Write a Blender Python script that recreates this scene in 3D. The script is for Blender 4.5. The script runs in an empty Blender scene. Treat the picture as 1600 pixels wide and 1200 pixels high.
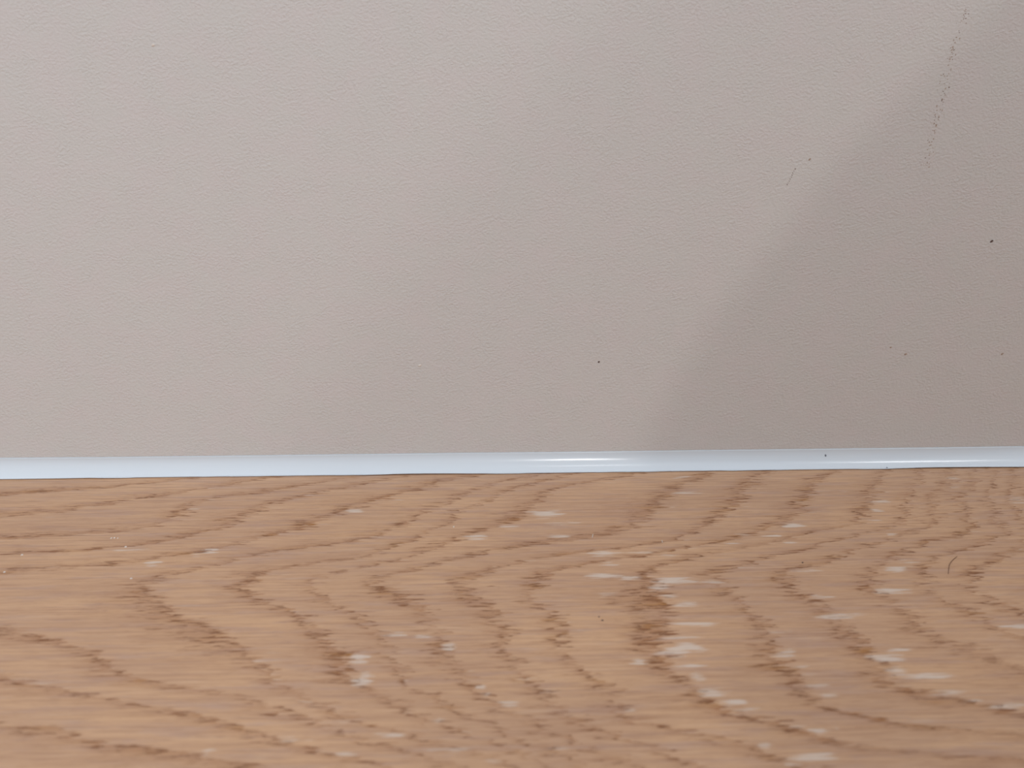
import bpy, bmesh, math, random
import numpy as np
from mathutils import Vector, Matrix

C = bpy.context.scene.collection
MM = 0.001
random.seed(7)

# ------------------------------------------------------------------ camera
# wall = plane y=0 (room at y<0), wood surface = plane z=0, x runs along the joint
FPX = 1209.0
PITCH, YAW, ROLL = math.radians(20.0), math.radians(0.9), math.radians(0.32)
CAM_Y = -0.216
fwd = Vector((math.sin(YAW) * math.cos(PITCH), math.cos(YAW) * math.cos(PITCH), -math.sin(PITCH)))
right0 = fwd.cross(Vector((0, 0, 1))).normalized()
up0 = right0.cross(fwd).normalized()
right = right0 * math.cos(ROLL) - up0 * math.sin(ROLL)
up = up0 * math.cos(ROLL) + right0 * math.sin(ROLL)


def ray(px, py):
    return fwd + right * ((px - 800) / FPX) + up * ((600 - py) / FPX)


_d = ray(800, 743.0)                              # front foot of the bead in mid frame
CAM_Z = -_d.z / _d.y * (-0.0050 - CAM_Y)
CAM = Vector((0.0, CAM_Y, CAM_Z))


def on_wood(px, py, z=0.0):
    d = ray(px, py)
    return CAM + d * ((z - CAM.z) / d.z)


def on_wall(px, py, y=0.0):
    d = ray(px, py)
    return CAM + d * ((y - CAM.y) / d.y)


cd = bpy.data.cameras.new('camera')
cam = bpy.data.objects.new('camera', cd)
C.objects.link(cam)
m = Matrix((right, up, -fwd)).transposed().to_4x4()
m.translation = CAM
cam.matrix_world = m
cd.sensor_width = 36.0
cd.lens = FPX / 1600 * 36.0
cd.clip_start = 0.005
cd.clip_end = 60
cd.dof.use_dof = True
cd.dof.focus_distance = 0.226
cd.dof.aperture_fstop = 16.0
bpy.context.scene.camera = cam

# ------------------------------------------------------------------ world, lights, exposure
sc = bpy.context.scene
sc.view_settings.view_transform = 'Standard'
sc.view_settings.look = 'None'
sc.view_settings.exposure = 0.0
sc.view_settings.gamma = 1.0
sc.view_settings.use_curve_mapping = False

w = bpy.data.worlds.new('world')
sc.world = w
w.use_nodes = True
bg = w.node_tree.nodes['Background']
# soft room light: a pale ceiling above, a little dimmer towards the horizon all round
wt = w.node_tree
tcw = wt.nodes.new('ShaderNodeTexCoord')
spw = wt.nodes.new('ShaderNodeSeparateXYZ')
mrw = wt.nodes.new('ShaderNodeMapRange')
mrw.inputs['From Min'].default_value = -0.1
mrw.inputs['From Max'].default_value = 1.0
mrw.inputs['To Min'].default_value = 0.85
mrw.inputs['To Max'].default_value = 1.27
wt.links.new(tcw.outputs['Generated'], spw.inputs[0])
wt.links.new(spw.outputs['Z'], mrw.inputs['Value'])
wt.links.new(mrw.outputs['Result'], bg.inputs[1])
bg.inputs[0].default_value = (0.88, 0.94, 1.02, 1)

LAMP_D = 2.3


def lamp(name, slope_x, slope_z, size, power, col):
    ld = bpy.data.lights.new(name, 'AREA')
    ld.shape = 'RECTANGLE'
    ld.size, ld.size_y = size
    ld.energy = power
    ld.color = col
    o = bpy.data.objects.new(name, ld)
    C.objects.link(o)
    base = Vector((0.04, 0, 0.0))
    o.location = base + Vector((slope_x, -1, slope_z)) * LAMP_D
    o.rotation_euler = (Vector((0.05, 0, 0.05)) - o.location).to_track_quat('-Z', 'Y').to_euler()
    return o


LIGHT_A = lamp('lamp_light', 0.11, 0.62, (0.10, 0.07), 5.2, (1.0, 0.98, 0.96))
LIGHT_B = lamp('lamp_light', 0.47, 0.62, (0.24, 0.16), 4.0, (1.0, 0.98, 0.96))





def highlight_lamp(x, size, power):  # added unseen lamp, placed only to put a highlight on the bead
    ld = bpy.data.lights.new('highlight_light', 'AREA')
    ld.shape = 'RECTANGLE'
    ld.size, ld.size_y = size
    ld.energy = power
    ld.color = (0.97, 0.99, 1.0)
    o = bpy.data.objects.new('highlight_light', ld)
    C.objects.link(o)
    o.location = (x, -0.98, 1.78)
    return o


highlight_lamp(0.26, (0.24, 0.05), 0.9)
highlight_lamp(1.20, (0.34, 0.05), 3.4)

# ------------------------------------------------------------------ helpers
def link(name, me, mat=None, parent=None):
    o = bpy.data.objects.new(name, me)
    C.objects.link(o)
    if mat:
        me.materials.append(mat)
    if parent:
        o.parent = parent
    return o


def tag(o, label, cat, group=None):
    o['label'] = label
    o['category'] = cat
    if group:
        o['group'] = group
    return o


class NT:
    def __init__(s, name):
        s.m = bpy.data.materials.new(name)
        s.m.use_nodes = True
        s.t = s.m.node_tree
        s.b = s.t.nodes['Principled BSDF']

    def n(s, typ, **kw):
        x = s.t.nodes.new(typ)
        for k, v in kw.items():
            setattr(x, k, v)
        return x

    def l(s, a, b):
        s.t.links.new(a, b)

    def put(s, v, sock):
        if isinstance(v, (int, float, tuple)):
            sock.default_value = v
        else:
            s.l(v, sock)

    def math(s, op, a, b=0.0, c=None, clamp=False):
        x = s.n('ShaderNodeMath', operation=op, use_clamp=clamp)
        s.put(a, x.inputs[0])
        s.put(b, x.inputs[1])
        if c is not None:
            s.put(c, x.inputs[2])
        return x.outputs[0]

    def attr(s, name):
        return s.n('ShaderNodeAttribute', attribute_name=name).outputs['Fac']

    def coords(s, scale, loc=(0, 0, 0), rot=(0, 0, 0)):
        tc = s.n('ShaderNodeTexCoord')
        mp = s.n('ShaderNodeMapping')
        mp.inputs['Scale'].default_value = scale
        mp.inputs['Location'].default_value = loc
        mp.inputs['Rotation'].default_value = rot
        s.l(tc.outputs['Object'], mp.inputs[0])
        return mp.outputs[0]

    def noise(s, scale, loc=(0, 0, 0), detail=2.0, rough=0.5, dist=0.0, rot=(0, 0, 0)):
        x = s.n('ShaderNodeTexNoise')
        x.inputs['Scale'].default_value = 1.0
        x.inputs['Detail'].default_value = detail
        x.inputs['Roughness'].default_value = rough
        x.inputs['Distortion'].default_value = dist
        s.l(s.coords(scale, loc, rot), x.inputs['Vector'])
        return x.outputs['Fac']

    def rng(s, v, a, b, c=0.0, d=1.0, smooth=True):
        x = s.n('ShaderNodeMapRange', interpolation_type='SMOOTHSTEP' if smooth else 'LINEAR')
        s.put(v, x.inputs['Value'])
        x.inputs['From Min'].default_value = a
        x.inputs['From Max'].default_value = b
        x.inputs['To Min'].default_value = c
        x.inputs['To Max'].default_value = d
        return x.outputs['Result']

    def mix(s, f, a, b, blend='MIX'):
        x = s.n('ShaderNodeMix', data_type='RGBA', blend_type=blend)
        s.put(f, x.inputs['Factor'])
        s.put(a, x.inputs['A'])
        s.put(b, x.inputs['B'])
        return x.outputs['Result']

    def ramp(s, v, stops):
        x = s.n('ShaderNodeValToRGB')
        els = x.color_ramp.elements
        while len(els) > 1:
            els.remove(els[-1])
        els[0].position, els[0].color = stops[0][0], (stops[0][1],) * 3 + (1,)
        for p, c in stops[1:]:
            e = els.new(p)
            e.color = (c, c, c, 1)
        s.l(v, x.inputs[0])
        return x.outputs[0]

    def bump(s, h, dist, strength=1.0, prev=None):
        x = s.n('ShaderNodeBump')
        x.inputs['Strength'].default_value = strength
        x.inputs['Distance'].default_value = dist
        s.l(h, x.inputs['Height'])
        if prev:
            s.l(prev, x.inputs['Normal'])
        return x.outputs[0]


def lin(r, g, b):
    return tuple(((c / 255) / 12.92 if c / 255 <= 0.04045 else ((c / 255 + 0.055) / 1.055) ** 2.4) for c in (r, g, b)) + (1,)


def flat_mat(name, rgb, rough=0.6, spec=0.3):
    t = NT(name)
    n = t.noise((4000, 4000, 4000), detail=1)
    c = lin(*rgb)
    t.put(t.mix(n, tuple(v * 0.8 for v in c[:3]) + (1,), tuple(min(1, v * 1.2) for v in c[:3]) + (1,)), t.b.inputs['Base Color'])
    t.b.inputs['Roughness'].default_value = rough
    t.b.inputs['Specular IOR Level'].default_value = spec
    return t.m


# ------------------------------------------------------------------ materials
def wall_paint():
    t = NT('stippled_beige_paint')
    big = t.noise((45, 45, 60), detail=2)
    hue = t.noise((110, 110, 130), loc=(3, 7, 1), detail=2)
    c = t.mix(big, lin(205, 200, 195), lin(202, 197, 192))
    c = t.mix(t.rng(hue, 0.35, 0.7, 0, 0.35), c, lin(208, 196, 194))
    t.put(c, t.b.inputs['Base Color'])
    t.b.inputs['Roughness'].default_value = 0.55
    t.b.inputs['Specular IOR Level'].default_value = 0.25
    # orange-peel left by the roller: flattened wavy ridges about a millimetre apart
    warp = t.noise((160, 160, 160), loc=(9, 2, 5), detail=1)
    a = t.noise((1250, 1250, 1600), detail=2, rough=0.55, dist=0.25, rot=(0, 0.3, 0))
    b = t.noise((620, 620, 820), loc=(5, 1, 8), detail=2, rough=0.5, rot=(0, -0.25, 0))
    amt = t.rng(warp, 0.3, 0.7, 0.65, 1.15)
    h = t.math('ADD', t.math('MULTIPLY', t.rng(a, 0.3, 0.72), amt), t.math('MULTIPLY', b, 0.6))
    t.l(t.bump(h, 0.000068, 1.0), t.b.inputs['Normal'])
    return t.m


def wood_mat():
    t = NT('brushed_oak')
    phase, gx = t.attr('phase'), t.attr('slope')
    pale, accent = t.attr('pale'), t.attr('accent')
    teeth = t.noise((150, 1100, 0), detail=2, rough=0.6)
    slow = t.noise((26, 170, 0), loc=(4, 1, 0), detail=2)
    off = t.math('ADD', t.math('MULTIPLY', t.math('SUBTRACT', teeth, 0.5), 17.0),
                 t.math('MULTIPLY', t.math('SUBTRACT', slow, 0.5), 9.0))
    ph = t.math('MULTIPLY_ADD', gx, off, phase)
    jit = t.noise((90, 520, 0), loc=(8, 8, 0), detail=3, rough=0.6)
    ph = t.math('ADD', ph, t.math('MULTIPLY', t.math('SUBTRACT', jit, 0.5), 0.30))
    fr = t.math('FRACT', t.math('ADD', ph, 8.0))
    band = t.ramp(fr, [(0.0, 0.15), (0.035, 0.0), (0.45, 0.02), (0.72, 0.28), (0.88, 0.72), (0.955, 1.0), (1.0, 0.15)])
    edge = t.ramp(fr, [(0.0, 0.35), (0.04, 0.0), (0.76, 0.0), (0.86, 0.7), (0.95, 1.0), (1.0, 0.35)])
    light_side = t.ramp(fr, [(0.0, 1.0), (0.10, 0.8), (0.3, 0.0), (0.96, 0.0), (1.0, 1.0)])
    # where along the ring the late wood is strong or nearly gone
    vary = t.rng(t.noise((38, 130, 0), loc=(1, 5, 0), detail=2), 0.33, 0.66, 0.48, 1.05)
    band = t.math('MULTIPLY', band, t.math('ADD', vary, accent, clamp=False))
    # fine colour drift
    hue = t.noise((22, 70, 0), loc=(2, 9, 0), detail=3)
    base = t.mix(t.rng(hue, 0.3, 0.7), WOOD_A, WOOD_B)
    grey = t.rng(t.noise((40, 420, 0), loc=(12, 3, 0), detail=5, rough=0.7), 0.48, 0.66)
    base = t.mix(t.math('MULTIPLY', grey, 0.6), base, WOOD_GREY)
    fine = t.noise((34, 900, 0), loc=(0, 0, 3), detail=4, rough=0.75)
    base = t.mix(t.rng(fine, 0.36, 0.66, 0.0, 0.75), base, t.mix(0.5, base, WOOD_DARK))
    thin = t.noise((55, 1700, 0), loc=(7, 0, 2), detail=2, rough=0.6)
    base = t.mix(t.rng(thin, 0.54, 0.66, 0.0, 0.5), base, WOOD_DARK)
    base = t.mix(t.rng(t.noise((40, 1500, 0), loc=(1, 4, 4), detail=2), 0.60, 0.70, 0.0, 0.35), base, WOOD_GLOW)
    ochre = t.rng(t.noise((60, 380, 0), loc=(6, 6, 0), detail=2), 0.5, 0.7)
    tint = t.mix(ochre, WOOD_LINE, WOOD_OCHRE)
    col = t.mix(t.math('MULTIPLY', band, 0.68, clamp=True), base, tint)
    # pores: short dashes along the grain, crowded in the late wood
    pn = t.noise((190, 1600, 0), loc=(0, 2, 6), detail=3, rough=0.7)
    pore = t.rng(pn, 0.51, 0.60)
    dens = t.math('MULTIPLY_ADD', edge, t.math('MULTIPLY_ADD', accent, 0.9, vary), t.math('MULTIPLY', band, 0.45))
    dens = t.math('ADD', dens, 0.13)
    pore = t.math('MULTIPLY', pore, t.math('MULTIPLY', dens, 0.8), clamp=True)
    col = t.mix(pore, col, WOOD_PORE)
    # limed flecks just inside the rings
    pn2 = t.noise((75, 1100, 0), loc=(3, 3, 3), detail=3, rough=0.6)
    fl = t.rng(pn2, 0.60, 0.72)
    fleck = t.math('MULTIPLY', fl, t.math('MULTIPLY', light_side, 0.35))
    rag = t.math('ADD', t.math('MULTIPLY', t.math('SUBTRACT', pn2, 0.5), 3.0), t.math('MULTIPLY', t.math('SUBTRACT', teeth, 0.5), -1.8))
    pm = t.math('MULTIPLY', t.rng(t.math('ADD', pale, t.math('MULTIPLY', rag, t.rng(pale, 0.0, 0.35))), 0.14, 0.95), 0.72)
    pm = t.math('MULTIPLY', pm, t.math('SUBTRACT', 1.0, t.math('MULTIPLY', pore, 0.8)))
    col = t.mix(t.math('MAXIMUM', fleck, pm, clamp=True), col, WOOD_PALE)
    t.put(col, t.b.inputs['Base Color'])
    t.put(t.math('MULTIPLY_ADD', band, 0.12, 0.48), t.b.inputs['Roughness'])
    t.b.inputs['Specular IOR Level'].default_value = 0.35
    h = t.math('SUBTRACT', t.math('MULTIPLY', fine, 0.5), t.math('MULTIPLY', pore, 1.1))
    t.l(t.bump(h, 0.00012, 0.8), t.b.inputs['Normal'])
    return t.m


WOOD_A = lin(208, 167, 131)
WOOD_B = lin(197, 158, 127)
WOOD_GREY = lin(180, 149, 134)
WOOD_GLOW = lin(216, 182, 154)
WOOD_DARK = lin(168, 128, 102)
WOOD_LINE = lin(166, 119, 84)
WOOD_OCHRE = lin(164, 113, 62)
WOOD_PORE = lin(138, 92, 60)
WOOD_PALE = lin(217, 203, 190)


def sealant_mat():
    t = NT('glossy_white_sealant')
    n = t.noise((60, 300, 300), detail=2)
    c = t.mix(n, lin(209, 216, 222), lin(213, 219, 224))
    # greyer upwards: film thins over the paint, plus shade near the wall painted in
    sp = t.n('ShaderNodeSeparateXYZ')
    t.l(t.coords((1, 1, 1)), sp.inputs[0])
    zz = t.math('ADD', sp.outputs['Z'], t.math('MULTIPLY', t.math('SUBTRACT', n, 0.5), 0.0012))
    c = t.mix(t.rng(zz, 0.0028, 0.0056, 0.0, 0.40), c, lin(196, 198, 200))
    t.put(c, t.b.inputs['Base Color'])
    t.b.inputs['Roughness'].default_value = 0.16
    t.b.inputs['Specular IOR Level'].default_value = 0.5
    h = t.noise((25, 260, 260), loc=(2, 2, 2), detail=2)
    t.l(t.bump(h, 0.00008, 0.6), t.b.inputs['Normal'])
    return t.m


# ------------------------------------------------------------------ wall
def build_wall():
    bm = bmesh.new()
    x0, x1, z0, z1, th = -0.75, 0.75, -0.05, 0.95, 0.09
    bmesh.ops.create_cube(bm, size=1.0)
    for v in bm.verts:
        v.co = Vector((x0 if v.co.x < 0 else x1, 0 if v.co.y < 0 else th, z0 if v.co.z < 0 else z1))
    me = bpy.data.meshes.new('wall_back')
    bm.to_mesh(me)
    bm.free()
    o = link('wall_back', me, wall_paint())
    o['kind'] = 'structure'
    o['label'] = 'beige painted wall with fine roller stipple behind the wood'
    return o


wall = build_wall()

# ------------------------------------------------------------------ wood grain: ring lines as measured
# every polyline is one growth ring edge (pixel of the photograph, laid onto the wood plane)
RINGS = {
    0: [[(250, 755), (160, 764), (100, 767), (37, 772), (0, 776)]],
    1: [[(395, 751), (337, 762), (300, 769), (260, 776), (205, 779), (183, 788), (117, 797), (75, 802), (0, 808)]],
    2: [[(560, 746), (475, 759), (437, 765), (400, 774), (340, 777), (312, 783), (300, 793), (285, 807), (257, 820), (207, 830), (160, 835), (100, 838), (0, 842)],
        [(0, 1130), (100, 1138), (125, 1148), (162, 1158), (200, 1167), (262, 1172), (312, 1180), (345, 1188), (387, 1196)]],
    3: [[(640, 743), (575, 757), (512, 768), (467, 780), (428, 787), (400, 801), (367, 814), (350, 826), (305, 836), (250, 847), (218, 851), (150, 859), (100, 864), (0, 867)],
        [(0, 1050), (100, 1076), (240, 1098), (300, 1110), (360, 1130), (400, 1148), (440, 1156), (470, 1164), (500, 1170), (525, 1177), (560, 1185), (600, 1192)]],
    4: [[(757, 742), (700, 751), (650, 765), (620, 774), (595, 781), (560, 792), (535, 803), (490, 817), (462, 829), (417, 840), (370, 852), (325, 862), (262, 871), (212, 880), (107, 888), (12, 894)],
        [(10, 975), (80, 993), (130, 1012), (165, 1035), (200, 1058), (260, 1072), (320, 1080), (380, 1088), (437, 1102), (475, 1115), (505, 1127), (535, 1138), (570, 1150), (620, 1162)]],
    5: [[(830, 746), (770, 757), (745, 769), (712, 782), (687, 795), (662, 805), (637, 817), (615, 829), (590, 838), (550, 847), (520, 852), (475, 858), (420, 864), (375, 872), (340, 882), (300, 893), (265, 903), (240, 915), (258, 937), (290, 960), (325, 972), (350, 985), (368, 1003), (398, 1022), (415, 1045), (438, 1072), (467, 1090), (500, 1106), (530, 1117), (575, 1132), (630, 1146), (660, 1157), (720, 1166), (760, 1180), (800, 1190)]],
    6: [[(870, 748), (805, 764), (765, 777), (735, 795), (705, 812), (685, 825), (662, 839), (625, 854), (590, 866), (530, 877), (455, 889), (410, 900), (377, 915), (410, 930), (440, 942), (472, 957), (500, 982), (512, 1002), (548, 1022), (545, 1037), (552, 1055), (562, 1068), (585, 1077), (607, 1092), (625, 1102), (645, 1110), (670, 1122), (690, 1134), (725, 1142), (750, 1155), (790, 1165), (830, 1178)]],
    7: [[(980, 746), (905, 756), (862, 765), (845, 777), (840, 790), (825, 804), (800, 815), (760, 830), (725, 842), (690, 856), (650, 868), (600, 880), (545, 892), (510, 901), (480, 911), (500, 925), (530, 940), (560, 960), (585, 980), (606, 998), (612, 1020), (622, 1040), (634, 1058), (650, 1070), (665, 1081), (685, 1091), (710, 1108), (745, 1121), (768, 1134), (800, 1150), (840, 1163), (882, 1177), (912, 1190)]],
    8: [[(1100, 750), (1075, 757), (1055, 768), (1045, 785), (1025, 800), (1008, 817), (975, 832), (940, 838), (880, 846), (800, 857), (735, 870), (690, 881), (637, 896), (595, 904), (585, 912), (610, 922), (640, 935), (663, 950), (680, 970), (690, 988), (694, 1005), (702, 1022), (714, 1045), (732, 1062), (750, 1081), (768, 1095), (800, 1108), (832, 1126), (870, 1145), (920, 1160), (955, 1177), (995, 1192)]],
    9: [[(1190, 745), (1165, 765), (1157, 785), (1148, 799), (1125, 815), (1100, 827), (1068, 842), (1030, 849), (980, 856), (880, 868), (820, 877), (778, 892), (750, 903), (712, 915), (735, 927), (768, 938), (782, 962), (788, 985), (792, 1005), (802, 1027), (822, 1045), (832, 1067), (860, 1094), (892, 1115), (925, 1131), (975, 1151), (1017, 1165), (1050, 1178), (1078, 1192)]],
    10: [[(1298, 742), (1280, 756), (1265, 768), (1257, 785), (1249, 804), (1225, 817), (1200, 826), (1165, 840), (1110, 849), (1075, 857), (1010, 868), (925, 881), (867, 894), (842, 904), (836, 917), (840, 932), (862, 950), (878, 970), (874, 990), (880, 1008), (900, 1030), (914, 1047), (935, 1062), (950, 1080), (965, 1097), (995, 1115), (1040, 1132), (1095, 1149), (1155, 1160), (1187, 1167), (1235, 1180), (1255, 1190)]],
    11: [[(1385, 742), (1372, 760), (1362, 780), (1352, 800), (1346, 814), (1325, 821), (1290, 830), (1250, 838), (1205, 849), (1150, 858), (1110, 865), (1078, 872), (1048, 881), (1026, 890), (1018, 902), (1032, 918), (1048, 935), (1048, 950), (1052, 968), (1045, 990), (1030, 1012), (1042, 1038), (1068, 1056), (1087, 1078), (1112, 1094), (1135, 1105), (1162, 1113), (1200, 1126), (1232, 1136), (1260, 1144), (1285, 1154), (1320, 1159), (1375, 1165), (1437, 1173), (1520, 1180), (1600, 1184)]],
    12: [[(1442, 742), (1430, 755), (1430, 768), (1417, 782), (1420, 800), (1420, 813), (1400, 824), (1350, 839), (1305, 849), (1262, 860), (1215, 868), (1175, 882), (1148, 890), (1122, 901), (1140, 915), (1160, 930), (1172, 950), (1190, 970), (1210, 987), (1222, 1008), (1222, 1025), (1235, 1045), (1255, 1060), (1264, 1075), (1279, 1092), (1300, 1102), (1325, 1111), (1355, 1121), (1400, 1128), (1450, 1132), (1537, 1138), (1600, 1140)]],
    13: [[(1482, 744), (1478, 760), (1460, 778), (1461, 797), (1464, 813), (1450, 824), (1420, 832), (1398, 843), (1360, 852), (1330, 862), (1306, 876), (1270, 885), (1232, 893), (1226, 901), (1240, 908), (1247, 919), (1264, 932), (1290, 943), (1315, 955), (1318, 970), (1335, 990), (1355, 1001), (1370, 1015), (1376, 1030), (1384, 1047), (1400, 1066), (1437, 1079), (1500, 1090), (1537, 1103), (1575, 1112), (1600, 1115)]],
    14: [[(1522, 742), (1520, 757), (1510, 772), (1506, 785), (1512, 801), (1524, 817), (1515, 830), (1490, 841), (1450, 850), (1413, 863), (1398, 873), (1377, 889), (1366, 903), (1358, 921), (1398, 937), (1435, 957), (1452, 983), (1475, 1000), (1530, 1008), (1562, 1025), (1600, 1040)]],
    15: [[(1550, 745), (1549, 770), (1548, 792), (1560, 810), (1570, 824), (1563, 837), (1543, 851), (1518, 860), (1490, 864), (1464, 872), (1449, 885), (1442, 900), (1447, 912), (1453, 925), (1475, 941), (1500, 948), (1545, 962), (1565, 980), (1590, 993), (1610, 1000)]],
    16: [[(1586, 747), (1583, 785), (1594, 800), (1612, 825)], [(1600, 860), (1575, 868), (1550, 880), (1527, 897), (1524, 917), (1550, 941), (1590, 950), (1620, 962)]],
}
# limed pale flecks: x, y, half length, half height (px), strength
PALE = [(312, 865, 12, 5, .6), (238, 880, 12, 4, .8), (328, 862, 12, 4, .9), (205, 858, 28, 3.5, .45), (300, 797, 12, 2.5, .5),
        (552, 799, 14, 3, .9), (620, 783, 14, 2.5, .45), (742, 840, 20, 3.5, .8), (795, 823, 14, 3, .7), (850, 803, 24, 6, .9),
        (880, 818, 24, 4, .6), (872, 838, 16, 3.5, .6), (945, 865, 24, 4, .8), (1000, 862, 40, 3, .45), (1045, 867, 16, 2, .8),
        (945, 900, 24, 3.5, 1.), (985, 904, 16, 2.5, .8), (1055, 907, 30, 5, 1.), (1115, 909, 20, 2, .7), (1030, 916, 16, 5, .8),
        (945, 930, 24, 3, .6), (950, 881, 16, 4, .6), (1070, 945, 20, 6, .6), (1045, 931, 14, 3, .7), (1075, 770, 20, 1.8, .8),
        (1055, 791, 10, 1.5, .6), (1068, 746, 16, 1.8, .7), (1160, 836, 14, 3, .8), (1145, 849, 16, 1.8, .7), (1240, 821, 16, 2.5, 1.),
        (1315, 770, 14, 1.8, .7), (1372, 784, 16, 3.5, .7), (1370, 798, 10, 1.8, .7), (1364, 814, 14, 1.8, .9), (1393, 834, 8, 2.5, .7),
        (1490, 747, 12, 2.5, .6), (1495, 763, 12, 3, .4), (1585, 780, 16, 8, .45), (1235, 847, 12, 1.5, .6), (1205, 838, 14, 1.8, .6),
        (1400, 890, 16, 3.5, 1.), (1420, 878, 18, 7, .5), (1260, 892, 24, 3, .6), (1395, 924, 26, 6, .6), (1285, 932, 20, 4, .5),
        (1310, 965, 30, 6, .8), (1340, 958, 20, 3, .4), (1385, 1028, 28, 5, 1.), (1395, 1015, 24, 4, .6), (1440, 1056, 45, 4, .8),
        (1400, 1048, 16, 8, .6), (1480, 1083, 30, 3, .7), (1575, 1103, 30, 4, .8), (1595, 979, 32, 2.2, .7), (1520, 1093, 18, 2, .4),
        (1075, 1012, 28, 6, 1.), (1050, 1022, 24, 4, .9), (1080, 1040, 24, 3, .8), (998, 1034, 14, 4, .9), (1090, 1058, 12, 8, .6),
        (1115, 1082, 24, 6, .9), (1145, 1098, 18, 6, .8), (1165, 1108, 22, 4, .7), (1085, 975, 34, 4, .6), (1060, 996, 30, 4, .6),
        (1220, 1025, 22, 3, .6), (1230, 1016, 14, 2, .6), (1250, 1040, 14, 3, .5), (1275, 1070, 18, 4, .6), (1295, 1085, 16, 3, .7),
        (1278, 1142, 14, 4, .7), (1245, 1135, 14, 3, .5), (1302, 1134, 8, 7, .4), (1270, 1183, 34, 5, 1.), (1240, 1197, 16, 4, .7),
        (562, 1030, 14, 8, .9), (566, 1062, 14, 10, 1.), (615, 992, 18, 4, .6), (662, 994, 16, 4, .5), (700, 1010, 12, 6, .8),
        (753, 1074, 8, 5, .7), (760, 1083, 5, 4, .7), (795, 1099, 16, 3, .6), (685, 1125, 10, 4, .7), (535, 1130, 16, 5, .5),
        (605, 1150, 24, 7, .5), (700, 1172, 34, 4, .5), (540, 1178, 18, 4, .6), (450, 1155, 18, 5, .4), (325, 1175, 10, 4, .6),
        (470, 1098, 20, 5, .3), (770, 1192, 20, 4, .5), (1195, 1165, 12, 4, .5), (985, 1110, 10, 4, .4), (870, 1170, 24, 2, .3), (60, 1010, 30, 3, .2)]
# darker, denser late wood: x, y, half length, half height (px), strength
DARK = [(1020, 915, 24, 8, .7), (1025, 940, 36, 12, .8), (1025, 975, 40, 12, .7), (1000, 1005, 44, 10, .8), (1035, 1035, 24, 8, .8),
        (1060, 1052, 18, 8, .8), (1075, 1086, 26, 6, .9), (1115, 1103, 24, 10, 1.), (1160, 1120, 30, 6, .6), (1225, 1133, 20, 5, .9),
        (1250, 1142, 18, 6, .9), (1290, 1158, 22, 4, .8), (830, 915, 14, 8, .5), (872, 965, 14, 10, .6), (868, 1000, 14, 8, .5),
        (890, 1028, 20, 8, .4), (780, 985, 14, 14, .5), (790, 1025, 14, 6, .5), (825, 1055, 10, 10, .4), (690, 1010, 18, 8, .6),
        (535, 1050, 24, 10, .8), (540, 1025, 20, 8, .6), (570, 1075, 20, 6, .4), (640, 1066, 16, 5, .7), (585, 1137, 18, 4, .7),
        (660, 1158, 18, 4, .6), (720, 1140, 14, 3, .5), (790, 1150, 16, 6, .3), (1215, 1040, 20, 6, .6), (1240, 1065, 20, 8, .8),
        (1250, 1090, 18, 6, .5), (1210, 1010, 14, 10, .4), (1355, 1020, 20, 6, .7), (1385, 1066, 20, 5, .8), (1420, 1080, 26, 6, 1.),
        (1470, 1103, 34, 5, .7), (1575, 1112, 26, 4, .9), (1375, 1123, 26, 4, .8), (1335, 1112, 24, 4, .5), (1438, 1161, 12, 4, .6),
        (860, 824, 12, 5, .9), (822, 800, 12, 4, .8), (800, 810, 10, 4, .5), (745, 827, 18, 5, .7), (700, 842, 18, 4, .6),
        (615, 775, 14, 2.5, 1.), (600, 780, 12, 2.5, .9), (535, 798, 16, 3, .7), (490, 818, 12, 3, .8), (467, 830, 14, 3, .9),
        (417, 838, 10, 4, .8), (300, 865, 24, 3, .5), (150, 858, 10, 3, .6), (680, 820, 14, 8, .3), (630, 818, 16, 6, .3),
        (595, 915, 14, 4, .6), (622, 935, 16, 4, .5), (720, 922, 22, 5, .5), (868, 882, 30, 4, .3), (930, 879, 20, 3, .6),
        (1000, 870, 16, 3, .4), (1065, 859, 34, 4, .5), (1020, 790, 14, 10, .4), (933, 784, 10, 5, .5), (948, 798, 8, 6, .3),
        (1152, 785, 14, 14, .5), (1120, 815, 20, 6, .3), (1255, 780, 14, 10, .5), (1345, 800, 20, 16, .5), (1230, 836, 20, 4, .4),
        (1330, 862, 14, 4, .7), (1398, 868, 14, 5, .7), (1370, 894, 18, 4, .8), (1350, 920, 16, 5, .7), (1240, 903, 14, 3, .7),
        (1260, 930, 16, 3, .6), (1278, 957, 16, 4, .8), (1320, 946, 14, 3, .4), (1460, 845, 40, 4, .5), (1520, 815, 18, 8, .5),
        (1530, 854, 24, 6, .5), (1440, 958, 24, 6, .4), (1480, 943, 20, 5, .3), (1545, 960, 24, 4, .4), (395, 920, 30, 7, .4),
        (470, 960, 20, 10, .4), (480, 1000, 24, 10, .4), (140, 910, 20, 4, .3), (75, 995, 18, 4, .5), (215, 1066, 12, 3, .6),
        (170, 1060, 14, 3, .5), (140, 1050, 16, 4, .4), (200, 1160, 60, 6, .5), (130, 1150, 30, 5, .4), (60, 1140, 40, 6, .3), (350, 1150, 24, 4, .3), (490, 1175, 40, 6, .5)]


def smoothed(pl, step):
    """resample an image polyline on the wood plane (mm)"""
    P = []
    for px, py in pl:
        w_ = on_wood(px, max(py, 741))
        P.append((w_.x * 1000, w_.y * 1000))
    P = np.array(P)
    out = [P[0]]
    for a, b in zip(P[:-1], P[1:]):
        L = np.linalg.norm(b - a)
        n_ = max(1, int(round(L / step)))
        for i in range(1, n_ + 1):
            out.append(a + (b - a) * i / n_)
    return np.array(out)


AX = 1.0        # relative weight of the along-grain axis


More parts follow.
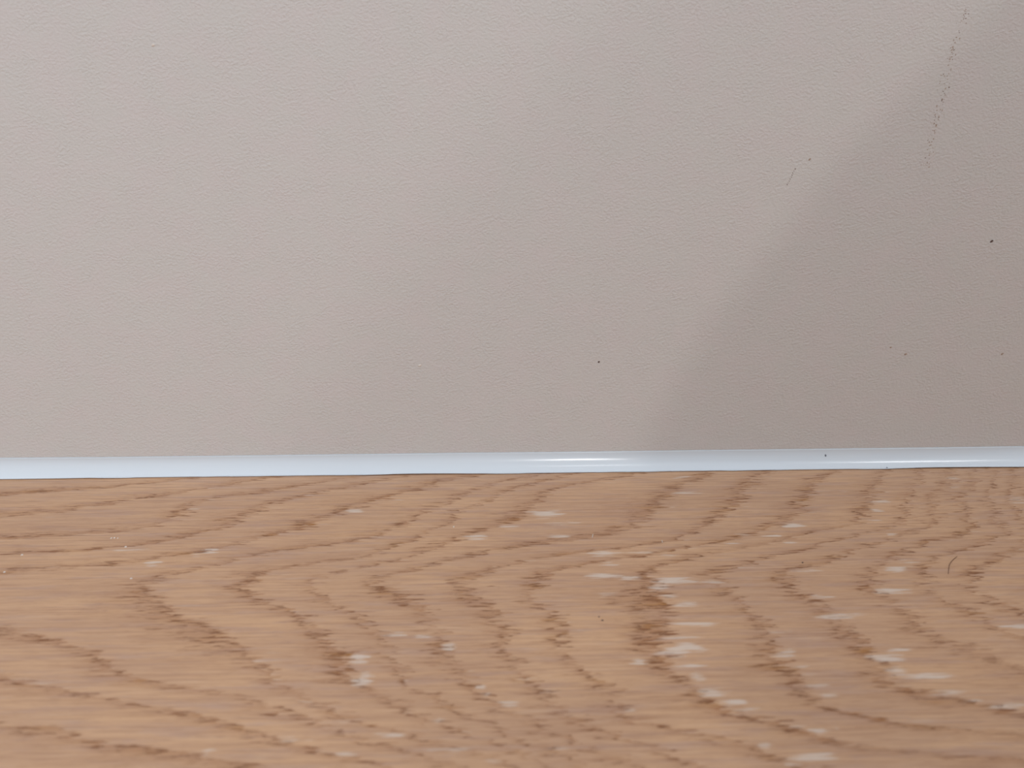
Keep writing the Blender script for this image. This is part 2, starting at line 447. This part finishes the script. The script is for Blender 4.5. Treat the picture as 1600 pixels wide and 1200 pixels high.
def ring_solver():
    pts, val = [], []
    for k, pls in RINGS.items():
        for pl in pls:
            q = smoothed(pl, 6.0)
            pts.append(q)
            val += [float(k)] * len(q)
    P = np.vstack(pts)
    V = np.array(val)
    S = np.array([0.01 * AX, 0.01])
    P = P * S
    n = len(P)

    def kern(A, B):
        d2 = ((A[:, None, :] - B[None, :, :]) ** 2).sum(-1)
        return 0.5 * d2 * np.log(d2 + 1e-12)
    K = kern(P, P) + np.eye(n) * 2e-3
    Q = np.hstack([np.ones((n, 1)), P])
    A = np.block([[K, Q], [Q.T, np.zeros((3, 3))]])
    sol = np.linalg.solve(A, np.concatenate([V, np.zeros(3)]))

    def ev(X):
        out = np.empty(len(X))
        for i in range(0, len(X), 4000):
            Y = X[i:i + 4000] * S
            out[i:i + 4000] = kern(Y, P) @ sol[:n] + sol[n] + Y @ sol[n + 1:]
        return out
    return ev


def axis(lo, hi, a, b, fine, coarse):
    left = np.linspace(lo, a, max(2, int((a - lo) / coarse)))[:-1]
    mid = np.linspace(a, b, int((b - a) / fine) + 1)
    rt = np.linspace(b, hi, max(2, int((hi - b) / coarse)))[1:] if hi > b else np.array([])
    return np.concatenate([left, mid, rt])


def build_worktop():
    xs = axis(-700, 700, -170, 175, 1.0, 14)
    ys = axis(-620, 0, -125, 0, 0.8, 14)
    X, Y = np.meshgrid(xs, ys)
    flat = np.stack([X.ravel(), Y.ravel()], 1)
    ev = ring_solver()
    ph = ev(flat)
    g = np.gradient(ph.reshape(X.shape), xs, axis=1)
    g = np.clip(g, 0.0, 0.12).ravel()
    nx, ny = len(xs), len(ys)

    def blobs(lst, power):
        out = np.zeros(len(flat))
        for px, py, rx, ry, s in lst:
            c = on_wood(px, py)
            ex = on_wood(px + rx, py)
            e1, e2 = on_wood(px, max(py - ry, 738)), on_wood(px, py + ry)
            hx = abs(ex.x - c.x) * 1100
            hy = max(abs(e1.y - e2.y) * 500, 0.7)
            d = ((flat[:, 0] - c.x * 1000) / hx) ** 2 + ((flat[:, 1] - c.y * 1000) / hy) ** 2
            out = np.maximum(out, s * np.exp(-d ** power * 0.9))
        return out
    pale, acc = blobs(PALE, 1.3), blobs(DARK, 1.0)
    top = np.zeros((nx * ny, 3))
    top[:, :2] = flat * MM
    idx = np.arange(nx * ny).reshape(ny, nx)
    quads = np.stack([idx[:-1, :-1], idx[:-1, 1:], idx[1:, 1:], idx[1:, :-1]], -1).reshape(-1, 4)
    # underside and sides
    T = -0.038
    rim = np.concatenate([idx[0, :], idx[1:, -1], idx[-1, :-1][::-1], idx[1:-1, 0][::-1]])
    n0 = nx * ny
    low = top[rim].copy()
    low[:, 2] = T
    verts = np.vstack([top, low])
    faces = quads.tolist()
    R = len(rim)
    for i in range(R):
        j = (i + 1) % R
        faces.append([int(rim[j]), int(rim[i]), n0 + i, n0 + j])
    faces.append([n0 + i for i in reversed(range(R))])
    me = bpy.data.meshes.new('wooden_worktop')
    me.from_pydata(verts.tolist(), [], faces)
    me.update()
    for nm, arr in (('phase', ph), ('slope', g), ('pale', pale), ('accent', acc)):
        at = me.attributes.new(nm, 'FLOAT', 'POINT')
        full = np.zeros(len(verts), dtype=np.float32)
        full[:n0] = arr
        full[n0:] = arr[rim]
        at.data.foreach_set('value', full)
    o = link('wooden_worktop', me, wood_mat())
    return tag(o, 'honey brown oak-grained wooden surface running up to the white sealant line', 'worktop')


worktop = build_worktop()


# ------------------------------------------------------------------ sealant bead
def build_bead():
    rnd = random.Random(3)
    ph = [rnd.uniform(0, 6.28) for _ in range(12)]

    def wob(x, s, a, k):
        return sum(a / (i + 1) * math.sin(x * s * (1.7 ** i) + ph[(i + k) % 12]) for i in range(4))
    N, M = 900, 16
    verts, faces = [], []
    for i in range(N + 1):
        x = -0.7 + 1.4 * i / N
        hh = 0.0054 + wob(x, 30, 0.00005, 0)
        if x < 0:
            hh += 0.0003 * min(1, -x / 0.16)
        lo = math.radians(8 + wob(x, 8, 3, 6))
        hi = math.radians(58 + wob(x, 11, 1.5, 9))
        # hollow fillet drawn by its normal, which tips up from wall to wood
        py_, pz_ = [0.0], [0.0]
        for j in range(M):
            n_ = lo + (hi - lo) * (j + 0.5) / M
            py_.append(py_[-1] - math.sin(n_))
            pz_.append(pz_[-1] - math.cos(n_))
        k = (hh - 0.00025) / -pz_[-1]
        ring = [(x, py_[j] * k, hh + pz_[j] * k) for j in range(M + 1)]
        wd = -ring[-1][1]
        lip = 0.00040 + max(0.0, wob(x, 160, 0.00015, 8))
        up_ = 0.00010 + max(0.0, wob(x, 41, 0.00015, 2))
        ring.append((x, -wd - lip, 0.00022 + up_))
        ring.append((x, -wd - lip * 1.05, 0.00010 + up_))
        ring.append((x, -wd + 0.0004, 0.0))
        ring.append((x, 0.0, 0.0))
        verts += ring
    Rn = M + 5
    for i in range(N):
        for j in range(Rn):
            k = (j + 1) % Rn
            faces.append((i * Rn + j, i * Rn + k, (i + 1) * Rn + k, (i + 1) * Rn + j))
    faces.append(tuple(range(Rn)))
    faces.append(tuple(N * Rn + j for j in reversed(range(Rn))))
    me = bpy.data.meshes.new('sealant_bead')
    me.from_pydata(verts, [], faces)
    me.update()
    bm = bmesh.new()
    bm.from_mesh(me)
    bmesh.ops.recalc_face_normals(bm, faces=bm.faces)
    bm.to_mesh(me)
    bm.free()
    for p in me.polygons:
        p.use_smooth = len(p.vertices) == 4 and p.center.z > 0.0004 and p.center.y < -0.00001
    o = link('sealant_bead', me, sealant_mat())
    return tag(o, 'glossy white sealant bead filling the joint between beige wall and wood', 'sealant')


bead = build_bead()


# ------------------------------------------------------------------ shade: arched board added out of frame, shaped to cast the wall shadow
def build_blocker():
    edge_px = [(1003, 705), (1018, 670), (1038, 620), (1064, 565), (1092, 515), (1122, 470), (1155, 425), (1190, 378), (1232, 322), (1280, 266), (1330, 216), (1385, 164), (1440, 112), (1500, 58), (1560, 5)]
    Y = -0.250
    pts = []
    for px, py in edge_px:
        p = on_wall(px + 22 * min(1.0, (705 - py) / 300) - 22 * max(0.0, (300 - py) / 300), py)
        s = (0 - Y) / (0 - LIGHT_A.location.y)
        q = p + (LIGHT_A.location - p) * s
        pts.append((q.x, q.z))
    ax, az = pts[0]
    pts = [(ax - 0.012, 0.0), (ax - 0.012, az * 0.5), (ax - 0.006, az * 0.85)] + pts
    bx, bz = pts[-1]
    R = 0.62
    n = 14
    for i in range(1, n + 1):                     # the arch goes on over the top and down again
        t = i / n
        pts.append((bx + 0.10 * t, bz + 0.05 * math.sin(t * math.pi / 2)))
    tx, tz = pts[-1]
    for i in range(1, n + 1):
        t = i / n * math.pi / 2
        pts.append((tx + 0.09 * math.sin(t), tz - 0.12 * (1 - math.cos(t))))
    pts.append((pts[-1][0], 0.0))
    bm = bmesh.new()
    vs = [bm.verts.new((x, Y, z)) for x, z in pts]
    f = bm.faces.new(vs)
    r = bmesh.ops.extrude_face_region(bm, geom=[f])
    for v in r['geom']:
        if isinstance(v, bmesh.types.BMVert):
            v.co.y -= 0.016
    bmesh.ops.recalc_face_normals(bm, faces=bm.faces)
    me = bpy.data.meshes.new('arched_blocker')
    bm.to_mesh(me)
    bm.free()
    t = NT('pale_beech')
    n_ = t.noise((12, 60, 220), detail=3)
    t.put(t.mix(n_, lin(206, 186, 160), lin(186, 162, 134)), t.b.inputs['Base Color'])
    t.b.inputs['Roughness'].default_value = 0.5
    o = link('arched_blocker', me, t.m)
    return tag(o, 'arched wooden board added out of view on the right to cast the curved wall shadow', 'blocker')


blocker = build_blocker()

# ------------------------------------------------------------------ small marks on the wall
M_DARK = flat_mat('dark_grit', (92, 74, 68), 0.8)
M_SEAM = flat_mat('seam_grit', (122, 100, 88), 0.9)
M_BROWN = flat_mat('brown_grit', (166, 146, 130), 0.9)
M_WHITE = flat_mat('white_crumb', (214, 204, 194), 0.8)
M_HAIR = flat_mat('dark_hair', (104, 66, 44), 0.5)


def chip(bm, c, n, r, rnd, stretch=1.0, thick=0.45, ang=0.0):
    """irregular flattened crumb sitting on the plane with normal n"""
    n = n.normalized()
    u = n.orthogonal().normalized()
    v = n.cross(u)
    if abs(u.x) < abs(v.x):
        u, v = v, u
    u2 = u * math.cos(ang) + v * math.sin(ang)
    v2 = n.cross(u2)
    ring, k = [], 7
    for i in range(k):
        a = 6.283 * i / k
        rr = r * rnd.uniform(0.7, 1.2)
        ring.append(bm.verts.new(c + u2 * (math.cos(a) * rr * stretch) + v2 * (math.sin(a) * rr)))
    mid = [bm.verts.new(w_.co * 0.55 + c * 0.45 + n * (r * thick * rnd.uniform(0.7, 1.0))) for w_ in ring]
    bm.faces.new(list(reversed(ring)))
    bm.faces.new(mid)
    for i in range(k):
        j = (i + 1) % k
        bm.faces.new((ring[i], ring[j], mid[j], mid[i]))


def mesh_from(bm, name, mat, parent=None):
    bmesh.ops.recalc_face_normals(bm, faces=bm.faces)
    me = bpy.data.meshes.new(name)
    bm.to_mesh(me)
    bm.free()
    return link(name, me, mat, parent)


WN = Vector((0, -1, 0))
# the fine seam of broken paint, upper right
rnd = random.Random(11)
seam = [(1512, 14), (1500, 47), (1490, 77), (1483, 100), (1473, 147), (1467, 173), (1460, 200), (1453, 227), (1447, 262)]
bmc, bmd = bmesh.new(), bmesh.new()
for i in range(150):
    t = rnd.random() * (len(seam) - 1)
    a, b = seam[int(t)], seam[int(t) + 1]
    f = t - int(t)
    px = a[0] + (b[0] - a[0]) * f + rnd.gauss(0, 3.6)
    py = a[1] + (b[1] - a[1]) * f + rnd.gauss(0, 2)
    dark = rnd.random() < 0.3
    chip(bmd if dark else bmc, on_wall(px, py), WN, rnd.uniform(0.00005, 0.00014) * (1.0 if dark else 1.15), rnd, rnd.uniform(1.0, 2.0), 0.4, rnd.uniform(-1.2, 1.2))
cr = mesh_from(bmc, 'paint_crack', M_BROWN, wall)
cr['kind'] = 'stuff'
cr['label'] = 'thin broken seam of brownish paint flakes at the upper right of the wall'
c2 = mesh_from(bmd, 'crack_grit', M_SEAM, cr)
c2['kind'] = 'stuff'

# tiny scratch left of it
bms = bmesh.new()
for px, py, st, r in [(1242.5, 264, 1, .00020), (1240.5, 267.5, 3, .00008), (1238.8, 270.5, 3, .00012), (1237.5, 273.5, 3, .00011), (1236.6, 277, 3, .00008), (1234.6, 280, 3, .00009), (1233, 283, 3, .00010), (1231.4, 286, 2.4, .00008), (1230, 288.5, 1.4, .00019)]:
    chip(bms, on_wall(px, py), WN, r, rnd, st, 0.3, 1.1)
s_ = mesh_from(bms, 'scratch', flat_mat('scratch_grey', (142, 128, 122), 0.9), wall)
s_['label'] = 'short thin dark scratch in the paint'

for px, py, r, col, lab in [
        (1549.5, 377, .00034, M_DARK, 'dark grain of grit stuck on the wall near its right edge'),
        (935.5, 565.5, .00027, M_DARK, 'dark speck on the wall above the middle of the sealant line'),
        (1392, 543, .00026, M_BROWN, 'upper of two faint brown specks low on the right of the wall'),
        (1415, 553.5, .00036, M_BROWN, 'lower of two faint brown specks low on the right of the wall'),
        (1566, 553, .00030, M_BROWN, 'faint brown speck low on the wall by the right edge'),
        (1265, 249, .00028, M_BROWN, 'tiny dark speck on the wall just right of the scratch'),
        (239.5, 70.5, .00040, M_WHITE, 'small pale nub in the paint at the upper left of the wall'),
        (656, 571, .00050, M_WHITE, 'small pale nub in the paint above the left half of the sealant')]:
    b_ = bmesh.new()
    chip(b_, Vector((0, 0, 0)), WN, r, rnd, 1.4, 0.5, rnd.uniform(-0.6, 0.6))
    o = mesh_from(b_, 'speck', col)
    o.location = on_wall(px, py)
    tag(o, lab, 'speck')


# ------------------------------------------------------------------ specks on the sealant and the wood
def bead_hit(px, py):
    dg = bpy.context.evaluated_depsgraph_get()
    dg.update()
    ok, loc, nor, *_ = bead.ray_cast(CAM, ray(px, py).normalized())
    return (loc, nor) if ok else (on_wood(px, py), Vector((0, 0, 1)))


for px, py, r, lab in [
        (1290, 711.5, .00030, 'larger dark grey speck on the upper part of the white sealant'),
        (1386, 731, .00024, 'small dark grey speck at the lower edge of the white sealant')]:
    loc, nor = bead_hit(px, py)
    b_ = bmesh.new()
    chip(b_, Vector((0, 0, 0)), nor, r, rnd, 1.3, 0.6, 0.9)
    o = mesh_from(b_, 'speck', flat_mat('grey_grit', (112, 114, 122), 0.8))
    o.location = loc
    tag(o, lab, 'speck')

UPV = Vector((0, 0, 1))
for px, py, r, col, lab in [
        (936, 964, .00018, M_DARK, 'upper left of a pair of tiny dark crumbs on the middle of the wood'),
        (941, 969.5, .00023, M_DARK, 'lower right of a pair of tiny dark crumbs on the middle of the wood'),
        (1254, 879, .00022, M_DARK, 'tiny dark red-brown crumb on the right half of the wood'),
        (35, 867, .00030, M_WHITE, 'tiny white crumb on the wood near the left edge, below the sealant'),
        (7, 894, .00026, M_WHITE, 'tiny white crumb on the wood right at the left edge'),
        (174, 841, .00022, M_WHITE, 'leftmost of three tiny white crumbs in a row on the left of the wood'),
        (179, 840.5, .00024, M_WHITE, 'middle one of three tiny white crumbs in a row on the left of the wood'),
        (184, 841, .00020, M_WHITE, 'rightmost of three tiny white crumbs in a row on the left of the wood'),
        (196.5, 854.5, .00026, M_WHITE, 'tiny white crumb on the wood just below the row of three crumbs'),
        (205, 904, .00026, M_WHITE, 'lone tiny pale crumb on the left of the wood, lowest of the white crumbs'),
        (709, 823, .00024, M_WHITE, 'lone tiny white crumb on the wood below the middle left of the sealant')]:
    b_ = bmesh.new()
    chip(b_, Vector((0, 0, 0)), UPV, r, rnd, 1.3, 0.8, rnd.uniform(-0.5, 0.5))
    o = mesh_from(b_, 'crumb', col)
    o.location = on_wood(px, py)
    tag(o, lab, 'crumb')


def strand(name, pts, r, mat, lab, cat):
    """a thin tube laid along 3-D points, resting on the wood"""
    P = [Vector(p) for p in pts]
    dense = []
    for i in range(len(P) - 1):
        p0, p1, p2, p3 = P[max(i - 1, 0)], P[i], P[i + 1], P[min(i + 2, len(P) - 1)]
        for k in range(6):
            t = k / 6
            dense.append(0.5 * ((2 * p1) + (p2 - p0) * t + (2 * p0 - 5 * p1 + 4 * p2 - p3) * t * t + (3 * p1 - p0 - 3 * p2 + p3) * t ** 3))
    dense.append(P[-1])
    org = dense[0].copy()
    b_ = bmesh.new()
    rings = []
    n = len(dense)
    for i, p in enumerate(dense):
        d = (dense[min(i + 1, n - 1)] - dense[max(i - 1, 0)]).normalized()
        u = d.cross(UPV).normalized()
        v = u.cross(d)
        rr = r * (0.55 + 0.45 * math.sin(math.pi * (0.12 + 0.76 * i / (n - 1))))
        rings.append([b_.verts.new(p - org + u * (math.cos(a) * rr) + v * (math.sin(a) * rr)) for a in [6.283 * k / 6 for k in range(6)]])
    for A, B in zip(rings[:-1], rings[1:]):
        for k in range(6):
            b_.faces.new((A[k], A[(k + 1) % 6], B[(k + 1) % 6], B[k]))
    b_.faces.new(rings[0][::-1])
    b_.faces.new(rings[-1])
    o = mesh_from(b_, name, mat)
    o.location = org
    for p in o.data.polygons:
        p.use_smooth = True
    return tag(o, lab, cat)


r = 0.00007
strand('hair', [on_wood(1481.8, 896.5, r), on_wood(1483.4, 883, r * 1.6), on_wood(1488.8, 875, r * 2), on_wood(1495.5, 869.5, r)],
       r, M_HAIR, 'short curved dark brown hair lying on the right of the wood', 'hair')
strand('fibre', [on_wood(925.6, 840, .0001), on_wood(926, 837, .0003), on_wood(926.6, 834.5, .0002)],
       0.0001, M_WHITE, 'left one of two tiny white fibres standing on the middle of the wood', 'fibre')
strand('fibre', [on_wood(1035.3, 848, .0001), on_wood(1034.6, 846, .0003), on_wood(1034.2, 844, .0002)],
       0.0001, M_WHITE, 'right one of two tiny white fibres standing on the middle of the wood', 'fibre')
